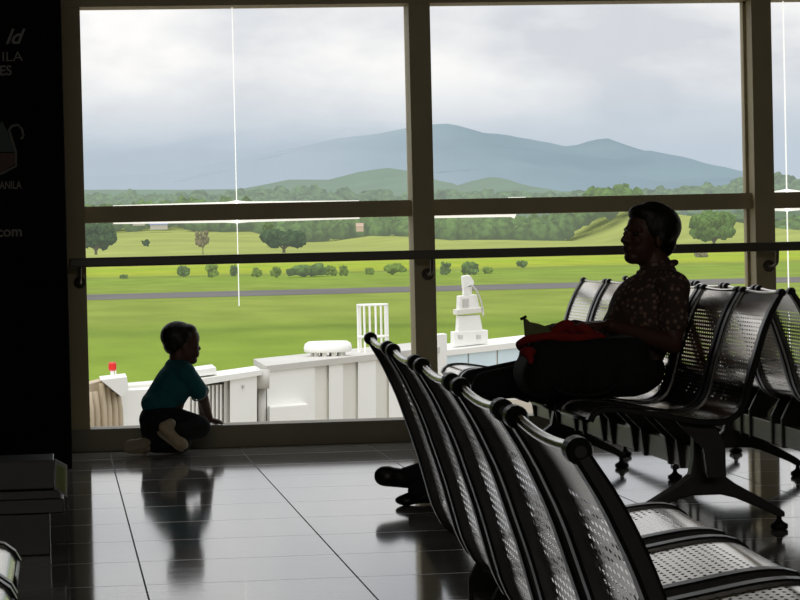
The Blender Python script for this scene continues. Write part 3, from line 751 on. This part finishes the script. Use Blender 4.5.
def thin_to_left(m, x0, x1):             # painted haze: slope turns transparent towards the left
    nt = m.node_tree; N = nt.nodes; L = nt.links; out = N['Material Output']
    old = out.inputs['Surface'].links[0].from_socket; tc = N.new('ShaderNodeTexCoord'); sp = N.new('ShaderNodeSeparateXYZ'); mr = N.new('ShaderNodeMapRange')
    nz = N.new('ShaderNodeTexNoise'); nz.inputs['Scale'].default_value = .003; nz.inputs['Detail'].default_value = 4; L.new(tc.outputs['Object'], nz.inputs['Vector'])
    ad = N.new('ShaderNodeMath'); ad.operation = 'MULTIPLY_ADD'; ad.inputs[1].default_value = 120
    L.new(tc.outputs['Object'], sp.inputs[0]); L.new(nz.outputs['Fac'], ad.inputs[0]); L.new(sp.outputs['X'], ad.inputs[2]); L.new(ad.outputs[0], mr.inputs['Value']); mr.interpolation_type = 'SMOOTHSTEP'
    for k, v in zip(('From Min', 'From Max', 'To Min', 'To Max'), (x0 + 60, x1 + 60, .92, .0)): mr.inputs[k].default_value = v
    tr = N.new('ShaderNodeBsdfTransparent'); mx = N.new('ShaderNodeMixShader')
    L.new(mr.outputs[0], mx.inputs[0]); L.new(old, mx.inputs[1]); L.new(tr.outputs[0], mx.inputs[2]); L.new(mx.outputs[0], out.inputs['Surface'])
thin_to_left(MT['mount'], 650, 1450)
near_mt = [(-700, 190), (150, 176), (230, 160), (285, 148), (320, 143), (345, 138), (380, 133), (410, 129), (432, 126), (448, 125), (466, 128), (484, 134), (500, 134), (520, 139), (545, 144), (575, 146), (592, 141), (608, 138), (622, 143), (640, 149), (665, 155), (700, 166), (720, 170), (745, 178), (800, 190), (1500, 215)]
relief('mountain_near', near_mt, 6000, 9000, 20, MT['mount'], rough=.10, seed=2, shape=1.1)
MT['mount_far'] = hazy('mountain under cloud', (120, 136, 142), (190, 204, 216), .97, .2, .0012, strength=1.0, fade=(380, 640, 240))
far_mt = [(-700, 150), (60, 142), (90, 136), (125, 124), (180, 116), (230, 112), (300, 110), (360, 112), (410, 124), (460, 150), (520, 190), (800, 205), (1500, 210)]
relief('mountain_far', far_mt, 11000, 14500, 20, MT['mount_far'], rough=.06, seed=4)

# ------------------------------------------------------------------ trees
_t = bmesh.new(); bmesh.ops.create_icosphere(_t, subdivisions=2, radius=1)
ICO_V = [v.co.copy() for v in _t.verts]; ICO_F = [[v.index for v in f.verts] for f in _t.faces]; _t.free()
class Leaves:
    def __init__(self): self.v = []; self.f = []
    def add(self, c, r, amp, k):
        n0 = len(self.v)
        for d_ in ICO_V:
            p = Vector((c[0] + d_.x * r[0], c[1] + d_.y * r[1], c[2] + d_.z * r[2])); q = p - Vector(c)
            w_ = 1 + amp * noise.noise(p * k) + amp * .6 * noise.noise(p * k * 2.7 + Vector((5, 0, 0)))
            self.v.append(Vector(c) + q * w_)
        self.f += [[a + n0 for a in f] for f in ICO_F]
    def build(self, name, m, parent=None):
        me = bpy.data.meshes.new(name); me.from_pydata(self.v, [], self.f); me.materials.append(m)
        for p in me.polygons: p.use_smooth = True
        o = bpy.data.objects.new(name, me); C.objects.link(o)
        if parent is not None: o.parent = parent
        return o
def clump(lv, c, r, n, sq=.8):
    for k in range(n):
        a = random.uniform(0, 2 * PI); rr = r * math.sqrt(random.random()) * .74; h = random.uniform(-.48, .58) * r * sq * (1 - .35 * (rr / r))
        q = r * random.uniform(.12, .30)
        lv.add((c[0] + math.cos(a) * rr, c[1] + math.sin(a) * rr, c[2] + h), (q, q, q * .85), .55, 1.6 / q)
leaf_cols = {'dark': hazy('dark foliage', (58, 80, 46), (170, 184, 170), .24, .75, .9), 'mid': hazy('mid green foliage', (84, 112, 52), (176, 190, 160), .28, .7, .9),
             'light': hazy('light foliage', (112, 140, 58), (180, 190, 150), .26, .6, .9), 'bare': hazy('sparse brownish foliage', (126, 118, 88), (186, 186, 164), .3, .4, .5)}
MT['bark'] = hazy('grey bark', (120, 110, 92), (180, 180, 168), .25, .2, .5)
def terrain_z(Y, px):
    if Y <= 930: return GZ
    zc = at(px, lerp_tab(fieldtab, px), 1500).z; return GZ + (zc - GZ) * max(0, (Y - 930) / 570) ** 1.2
def tree(name, label, cat, px, pybase, Y, wpx, hpx, col, trunk=.25, n=16, group='trees and bushes on the plain'):
    """stands at depth Y; crown wpx wide, whole tree hpx tall as surveyed"""
    s = Y / F; base = at(px, pybase, Y)
    base.z = min(base.z, terrain_z(Y, px) + .2) if Y < 930 else base.z
    H = hpx * s; Wd = wpx * s
    r = empty(name, base); tag(r, label, cat, group)
    bm = bmesh.new(); z0 = H * trunk
    if trunk > .05:
        cyl(bm, (0, 0, -.3), (0, 0, z0 + H * .2), max(.12, Wd * .035), 8, max(.08, Wd * .02))
        for k in range(4):
            a = k * 1.7; cyl(bm, (0, 0, z0 * .9), (math.cos(a) * Wd * .22, math.sin(a) * Wd * .22, z0 + H * .35), Wd * .018, 6, Wd * .008)
        link('trunk', bm, MT['bark'], r)
    else: bm.free()
    lv = Leaves(); clump(lv, (0, 0, z0 + (H - z0) * .5), Wd * .5, n * 4, (H - z0) / Wd * .9)
    # keep the crown inside its surveyed height
    zs = [v.z for v in lv.v]; lo, hi = min(zs), max(zs); xs_ = [v.x for v in lv.v]; wx_ = (max(xs_) - min(xs_))
    for v in lv.v: v.z = z0 + (v.z - lo) / (hi - lo) * (H - z0); v.x *= Wd / wx_; v.y *= Wd / wx_
    lv.build('crown', leaf_cols[col], r)
def G(py, px): return (1.02 - GZ) * F / (py - horizon(px))   # depth of a ground point seen there
tree('bushy_tree', 'dark bushy tree standing at the left edge of the far pasture', 'tree', 96, 254, 1000, 42, 34, 'dark', .08, 20)
tree('bushy_tree', 'dark rounded tree in the pasture left of the middle window post', 'tree', 284, 252, 1000, 48, 24, 'dark', .12, 20)
tree('slender_tree', 'tall thin tree behind the dark rounded pasture tree', 'tree', 268, 246, 1120, 14, 24, 'mid', .2, 10)
tree('sparse_tree', 'thin brownish tree alone in the left pasture', 'tree', 203, 254, 1000, 15, 24, 'bare', .25, 9)
tree('small_bush', 'tiny round bush alone in the left pasture', 'bush', 146, 247, 1080, 9, 8, 'dark', .0, 7)
tree('broad_tree', 'broad green tree behind the woman to the right of her head', 'tree', 714, 246, 1000, 50, 38, 'mid', .1, 24)
tree('sparse_tree', 'pale leaning thin tree on the plain right of the woman', 'tree', 701, 268, 640, 15, 22, 'bare', .35, 8)
k = 0
bl = ['low green bush left of the vertical glass joint below the handrail', 'upright bush near the vertical glass joint below the handrail', 'small bush just right of the glass joint below the handrail', 'widest green bush along the yellow field left of the middle post', 'small pale bush left of the widest bush below the handrail',
      'small upright bush between the widest bush and the middle post', 'bush nearest the left side of the middle post below the handrail', 'bush nearest the right side of the middle post below the handrail', 'second bush right of the middle post below the handrail', 'small bush in yellow field above the white mast', 'low bush at far left on the plain below the handrail', 'pale bush touching the right of the widest bush', 'pale bush midway between the glass joint and the widest bush', 'small pale bush between the two bushes left of the middle post', 'pale shrub right of the pair of bushes by the middle post']
for (px, py, w, h, c) in ((184, 277, 14, 12, 'mid'), (212, 278, 14, 15, 'light'), (234, 277, 9, 13, 'mid'), (306, 277, 42, 14, 'mid'), (276, 278, 12, 12, 'light'), (344, 276, 10, 11, 'light'), (395, 275, 24, 12, 'light'), (446, 275, 12, 14, 'mid'), (470, 275, 18, 14, 'mid'), (522, 268, 12, 8, 'mid'), (124, 279, 9, 5, 'mid'), (330, 276, 16, 11, 'light'), (257, 277, 12, 10, 'light'), (370, 275, 10, 8, 'light'), (488, 274, 11, 8, 'light')):
    tree('field_bush', bl[k], 'bush', px, py, min(900, G(py, px)), w, h, c, .0, 14); k += 1

def wood_stuff(name, label, Ya, Yb, n, col, tabl, taby, size, px0=-200, px1=1000, on_hill=False):
    lv = Leaves()
    for k in range(n):
        t = random.random(); px = random.uniform(px0, px1)
        Y = Ya + (Yb - Ya) * t
        ybase = lerp_tab(tabl, px) * (1 - t) + lerp_tab(taby, px) * t
        p = at(px, ybase, Y); q = random.uniform(*size)
        if on_hill: zc = at(px, lerp_tab(wood, px), 2300).z; p.z = 8 + (zc - 8) * (Y - 1490) / 810 - q * .5 - 1
        lv.add((p.x, p.y, p.z + q * .3), (q, q, q * random.uniform(.7, 1.3)), .5, 1.4 / q)
    o = lv.build(name, col); tag(o, label, 'forest', None, 'stuff'); return o
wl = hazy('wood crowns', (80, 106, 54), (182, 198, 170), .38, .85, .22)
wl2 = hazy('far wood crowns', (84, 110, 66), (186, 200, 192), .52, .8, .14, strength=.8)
lowedge = [(a, b - 1) for a, b in fieldtab]
wood_stuff('near_woods', 'band of green woods beyond the pasture', 1400, 1545, 1000, wl, lowedge, [(a, b - 12) for a, b in lowedge], (2.5, 6.5))
wood_stuff('far_woods', 'hazy woods covering the slope below the mountains', 1585, 2300, 1700, wl2, [(-700, 212), (1500, 212)], wood, (4, 9), on_hill=True)

# far houses
def house(name, label, px, py, Y, w, h, wallc, roofc):
    s = Y / F; p = at(px, py, Y); r = empty(name, p); tag(r, label, 'house')
    W_, H_ = w * s, h * s; bm = bmesh.new(); box(bm, -W_/2, W_/2, 0, W_ * .6, -.8, H_ * .55); link('wall', bm, wallc, r)
    bm = bmesh.new(); prism(bm, [(-W_*.55, -W_*.05, H_*.5), (-W_*.55, W_*.65, H_*.5), (-W_*.55, W_*.3, H_)], (W_*1.1, 0, 0)); link('roof', bm, roofc, r)
hz = lambda n, c: hazy(n, c, (200, 206, 204), .25, .05, .1)
house('farm_house', 'small red roofed building at the edge of the left woods', 139, 224, 1380, 12, 4, hz('house wall a', (186, 180, 168)), hz('red roof', (206, 60, 50)))
house('farm_house', 'small blue roofed building at the edge of the left woods', 159, 228, 1380, 17, 7, hz('house wall b', (196, 190, 180)), hz('blue roof', (136, 150, 204)))
house('farm_house', 'small pinkish house among trees left of the middle post', 360, 230, 1390, 7, 7, hz('house wall c', (210, 180, 160)), hz('pink roof', (206, 176, 160)))

# ------------------------------------------------------------------ the passenger boarding bridge outside
def JY(px): return 1 / (1 / 45 + (px - 240) / 280 * (1 / 56 - 1 / 45))      # a straight run in plan
jb = empty('boarding_bridge', (at(250, 400, 45).x, 45, GZ)); tag(jb, 'white ribbed passenger boarding bridge outside below the window', 'boarding bridge')
jo = jb.location
def J(px, py, d_=0):
    return at(px, py, JY(px) + d_) - jo
def jpan(name, pts, m, thick=.3, d_=0, parent=None, bev=0):
    bm = bmesh.new(); prism(bm, [J(x, y, d_) for x, y in pts], (0, thick, 0), bev); return link(name, bm, m, parent or jb)
BOT = 470
# main tunnel: body behind, cap rail, raised ribs
body_ = jpan('tunnel_wall', [(267, 371), (440, 352), (440, BOT), (267, BOT)], MT['cream_metal'], 2.6)
jpan('cap_rail', [(266, 366), (440, 347), (440, 353), (266, 372)], MT['grey_metal'], 2.9, -.2)
for (a, b) in ((267, 315), (329, 343), (358, 376), (389, 404), (417, 440)):
    ya, yb = 371 - (a - 267) * .11, 371 - (b - 267) * .11
    jpan('rib_panel', [(a, ya), (b, yb), (b, BOT), (a, BOT)], MT['white_metal'], .2, -.13)
jpan('equipment_box', [(270, 407), (308, 404), (308, BOT), (270, BOT)], MT['white_metal'], .5, -.55, None, .02)
# joint with pipe
bm = bmesh.new(); a = J(262, 369); cyl(bm, a + Vector((0, -.1, 0)), J(262, 388) + Vector((0, -.1, 0)), .12, 14); cyl(bm, J(262, 386), J(262, BOT), .07, 10); link('drain_pipe', bm, MT['grey_metal'], jb, True)
jpan('joint_panel', [(256, 374), (268, 372), (268, BOT), (256, BOT)], MT['grey_metal'], 1.5, .35)
# white cab box with darker left cheek
jpan('cab_box', [(230, 377), (257, 374.5), (257, BOT), (230, BOT)], MT['white_metal'], 1.4, -.25, None, .02)
jpan('cab_side', [(224, 378), (230, 377), (230, BOT), (224, BOT)], MT['grey_metal'], 1.2, -.1)
jpan('cab_latch', [(243, 385), (244.6, 385), (244.6, 388), (243, 388)], MT['grey_metal'], .1, -.32)
jpan('cab_roof', [(196, 379.5), (262, 370), (262, 375), (196, 386)], MT['white_metal'], 1.6, -.35)
jpan('roof_step', [(194, 370.5), (216, 367.5), (217, 374), (194, 377)], MT['white_metal'], 1.2, -.1)
gp = jpan('grille_panel', [(186, 388), (225, 384), (225, BOT), (186, BOT)], MT['grey_metal'], 1.0, 0)
for x in range(188, 224, 4): jpan('grille_slat', [(x, 388 - (x - 186) * .1), (x + 1.6, 388 - (x - 186) * .1), (x + 1.6, BOT), (x, BOT)], MT['white_metal'], .08, -.08, gp)
# rotunda at the left: white cheek, wedge hood, beige bellows
jpan('rotunda_wall', [(121, 391), (190, 387), (190, BOT), (121, BOT)], MT['white_metal'], 1.6, -.1)
jpan('rotunda_hood', [(100.5, 380), (127, 377), (128.5, 389.5), (121.6, 397)], MT['white_metal'], 1.2, -.5)
bel = jpan('bellows', [(70, 389), (101, 381), (121.5, 397), (121.5, BOT), (70, BOT)], MT['beige_curtain'], .8, 0)
for i, x in enumerate((72, 80, 88, 94, 101, 106, 112, 117)):
    bm = bmesh.new(); top = 392 - .1 * (x - 70) if x < 101 else 381 + (x - 101) * .8
    tube(bm, [J(x, top + 2, -.02), J(x + 2.5, 410, -.06), J(x + 4, BOT, -.02)], .055, 8); link('bellows_fold', bm, MT['beige_curtain'], bel, True)
jpan('roof_parapet', [(128, 386), (196, 380), (196, 388), (128, 391)], MT['cream_metal'], 1.0, .6)
# red obstruction lamp on a stem
bm = bmesh.new(); c = J(112.5, 378, .2); lathe(bm, c, (0, 0, 1), [(0, .03), (.14, .03)], 8); lathe(bm, c + Vector((.05, 0, 0)), (0, 0, 1), [(0, .012), (.14, .012)], 6); ls = link('lamp_stem', bm, MT['white_metal'], jb)
bm = bmesh.new(); lathe(bm, J(112.5, 370.5, .2), (0, 0, 1), [(0, .05), (.02, .062), (.1, .062), (.125, .05), (.13, 0)], 16); link('red_lamp', bm, MT['red_lamp'], ls)
# mushroom vent
vc = J(328, 352, 1.2); w = 25 * JY(328) / F
bm = bmesh.new(); n_ = 28
def ring_ell(z, k): return [bm.verts.new(vc + Vector((math.cos(2*PI*i/n_) * w * k, math.sin(2*PI*i/n_) * w * k * .8, z))) for i in range(n_)]
px_ = JY(328) / F
rs = [ring_ell(0 * px_, .90), ring_ell(1 * px_, .98), ring_ell(5 * px_, 1.0), ring_ell(9 * px_, .95), ring_ell(11.2 * px_, .80)]
for a, b in zip(rs, rs[1:]):
    for i in range(n_): bm.faces.new((a[i], a[(i+1) % n_], b[(i+1) % n_], b[i]))
bm.faces.new(rs[0]); bm.faces.new(rs[-1])
vent = link('roof_vent', bm, MT['white_metal'], jb, True)
bm = bmesh.new()
for i in range(10):
    a = 2 * PI * i / 10; p = vc + Vector((math.cos(a) * w * .62, math.sin(a) * w * .5, 0)); cyl(bm, p - Vector((0, 0, 5 * px_)), p + Vector((0, 0, px_)), .05, 6)
link('vent_post', bm, MT['cream_metal'], vent)
bm = bmesh.new(); cyl(bm, vc - Vector((0, 0, 10 * px_)), vc - Vector((0, 0, 4 * px_)), w * .72, 20); link('vent_curb', bm, MT['white_metal'], vent)
# ladder cage
ca = J(373.5, 354, .9); R_ = 15.5 * JY(374) / F; ps = JY(374) / F
lc = None
for zz in (50.5, 18):
    bm = bmesh.new(); tube(bm, [ca + Vector((math.cos(a) * R_, math.sin(a) * R_ * .9, zz * ps)) for a in [2*PI*k/20 for k in range(20)]], .022, 6, True)
    o = link('cage_hoop', bm, MT['white_metal'], jb, True)
for i in range(8):
    a = 2 * PI * (i + .12) / 8; bm = bmesh.new()
    p = ca + Vector((math.cos(a) * R_, math.sin(a) * R_ * .9, 0)); cyl(bm, p - Vector((0, 0, 8 * ps)), p + Vector((0, 0, 50.5 * ps)), .022, 6); link('cage_bar', bm, MT['white_metal'], jb)
# blue glazed tunnel at the right with its white top rail
jpan('blue_wall', [(441, 354), (640, 332), (640, 400), (441, 400)], MT['cream_metal'], 2.4, .1)
for (a, b) in ((442.5, 467.5), (469, 496), (498, 530), (532, 566), (568, 604)):
    jpan('blue_panel', [(a, 354 - (a - 441) * .11), (b, 354 - (b - 441) * .11), (b, 369 - (b - 441) * .03), (a, 369 - (a - 441) * .03)], MT['blue_panel'], .1, .02)
jpan('blue_rail', [(446, 350.5), (640, 328), (640, 334), (446, 356)], MT['white_metal'], 2.6, -.1)
jpan('corner_post', [(437, 335), (447, 334), (447, 376), (437, 376)], MT['white_metal'], .6, -.1)
# camera mast: base, body, collar, upper block, head
tw = jpan('mast_base', [(454, 332), (488, 330), (488, 343), (454, 346)], MT['white_metal'], .5, .6, None, .02)
for x in (461, 479): jpan('base_bolt_plate', [(x - 2, 335), (x + 2, 335), (x + 2, 339), (x - 2, 339)], MT['grey_metal'], .1, .55, tw)
jpan('mast_body', [(459, 316), (480, 315), (483, 332), (458, 333)], MT['white_metal'], .4, .65, tw, .02)
jpan('mast_collar', [(457, 310), (483, 307.5), (483.5, 312.5), (457, 315)], MT['cream_metal'], .55, .55, tw, .01)
jpan('mast_block', [(459.5, 296), (477, 294.5), (480, 309), (459, 310)], MT['white_metal'], .4, .65, tw, .02)
jpan('mast_window', [(463, 299), (469, 298.5), (469, 307), (463, 307.5)], MT['grey_metal'], .1, .62, tw)
jpan('mast_neck', [(464, 287), (472, 287), (472, 295), (464, 295)], MT['white_metal'], .25, .7, tw, .01)
jpan('camera_head', [(463, 276), (470, 275), (474, 281), (474, 285), (469, 286), (464, 289)], MT['white_metal'], .3, .65, tw, .02)
bm = bmesh.new(); tube(bm, catmull([J(471, 285, .6), J(476, 290, .55), J(480, 298, .5), J(483, 310, .5), J(483, 316, .5)], 6), .02, 6); link('cable', bm, MT['grey_metal'], tw, True)
# body of the bridge carried down to the apron
for px in (150, 300, 420, 560):
    bm = bmesh.new(); p = J(px, BOT if px < 440 else 398, .8); box(bm, p.x - .25, p.x + .25, p.y - .1, p.y + .4, 0, p.z + .05); link('support_column', bm, MT['grey_metal'], jb)

# ------------------------------------------------------------------ light
w = bpy.data.worlds.new('overcast sky'); bpy.context.scene.world = w; w.use_nodes = True
nt = w.node_tree; N = nt.nodes; L = nt.links; bg = N['Background']
tc = N.new('ShaderNodeTexCoord'); mp = N.new('ShaderNodeMapping'); mp.inputs['Scale'].default_value = (9, 9, 22); mp.inputs['Location'].default_value = (.7, .2, .35)
L.new(tc.outputs['Generated'], mp.inputs['Vector'])
nz = N.new('ShaderNodeTexNoise'); nz.inputs['Scale'].default_value = 1.3; nz.inputs['Detail'].default_value = 6; nz.inputs['Roughness'].default_value = .5; L.new(mp.outputs[0], nz.inputs['Vector'])
rp = N.new('ShaderNodeValToRGB'); e = rp.color_ramp.elements
e[0].position = .36; e[0].color = (*s2l((214, 218, 224)), 1); e[1].position = .62; e[1].color = (*s2l((255, 254, 252)), 1)
L.new(nz.outputs['Fac'], rp.inputs['Fac'])
sp = N.new('ShaderNodeSeparateXYZ'); L.new(tc.outputs['Generated'], sp.inputs[0])
mr = N.new('ShaderNodeMapRange'); mr.interpolation_type = 'SMOOTHSTEP'; mr.inputs['From Min'].default_value = .028; mr.inputs['From Max'].default_value = .068; L.new(sp.outputs['Z'], mr.inputs['Value'])
mx = N.new('ShaderNodeMix'); mx.data_type = 'RGBA'; L.new(mr.outputs[0], mx.inputs['Factor']); mx.inputs['A'].default_value = (*s2l((194, 206, 217)), 1); L.new(rp.outputs['Color'], mx.inputs['B'])
m2 = N.new('ShaderNodeMapRange'); m2.inputs['From Min'].default_value = .07; m2.inputs['From Max'].default_value = .5; m2.inputs['To Min'].default_value = 1.06; m2.inputs['To Max'].default_value = 1.3; L.new(sp.outputs['Z'], m2.inputs['Value'])
L.new(mx.outputs['Result'], bg.inputs['Color']); L.new(m2.outputs[0], bg.inputs['Strength'])
sd = bpy.data.lights.new('sun', 'SUN'); sd.energy = 1.7; sd.angle = math.radians(50); sd.color = (1, .98, .94)
so = bpy.data.objects.new('sun', sd); C.objects.link(so); so.rotation_euler = Vector((-.35, -.75, 1.0)).to_track_quat('Z', 'Y').to_euler()
# sky portals in the window bays (sampling guides for the daylight that enters)
pd = bpy.data.lights.new('window_portal', 'AREA'); pd.shape = 'RECTANGLE'; pd.size = X_R - ML[0][1]; pd.size_y = ZT - ZS; pd.cycles.is_portal = True
po = bpy.data.objects.new('window_portal', pd); C.objects.link(po); po.location = ((X_R + ML[0][1]) / 2, 13.66, (ZT + ZS) / 2); po.rotation_euler = (-PI / 2, 0, 0)

def lamp(name, loc, rot, sx, sy, w_, col=(1, .94, .84)):
    d_ = bpy.data.lights.new(name, 'AREA'); d_.shape = 'RECTANGLE'; d_.size = sx; d_.size_y = sy; d_.energy = w_; d_.color = col
    o = bpy.data.objects.new(name, d_); C.objects.link(o); o.location = loc; o.rotation_euler = rot; return o
lamp('rear_fill_light', (-.5, -17.6, 6.2), (PI / 2 - .12, 0, 0), 8, 2.2, 300)  # unseen fill light added behind the camera to lift the hall's ambient
lamp('ceiling_fill_light', (-2.5, 6.0, 7.5), (0, 0, 0), 1.2, .6, 10); lamp('ceiling_fill_light', (6.5, 4.0, 7.5), (0, 0, 0), 1.2, .6, 10)  # unseen fill lights added under the ceiling to brighten the interior
sc = bpy.context.scene
sc.view_settings.view_transform = 'Standard'; sc.view_settings.look = 'None'; sc.view_settings.exposure = 0; sc.view_settings.gamma = 1
sc.cycles.max_bounces = 8; sc.cycles.transparent_max_bounces = 16; sc.cycles.caustics_reflective = True; sc.cycles.caustics_refractive = False
sc.cycles.use_denoising = True
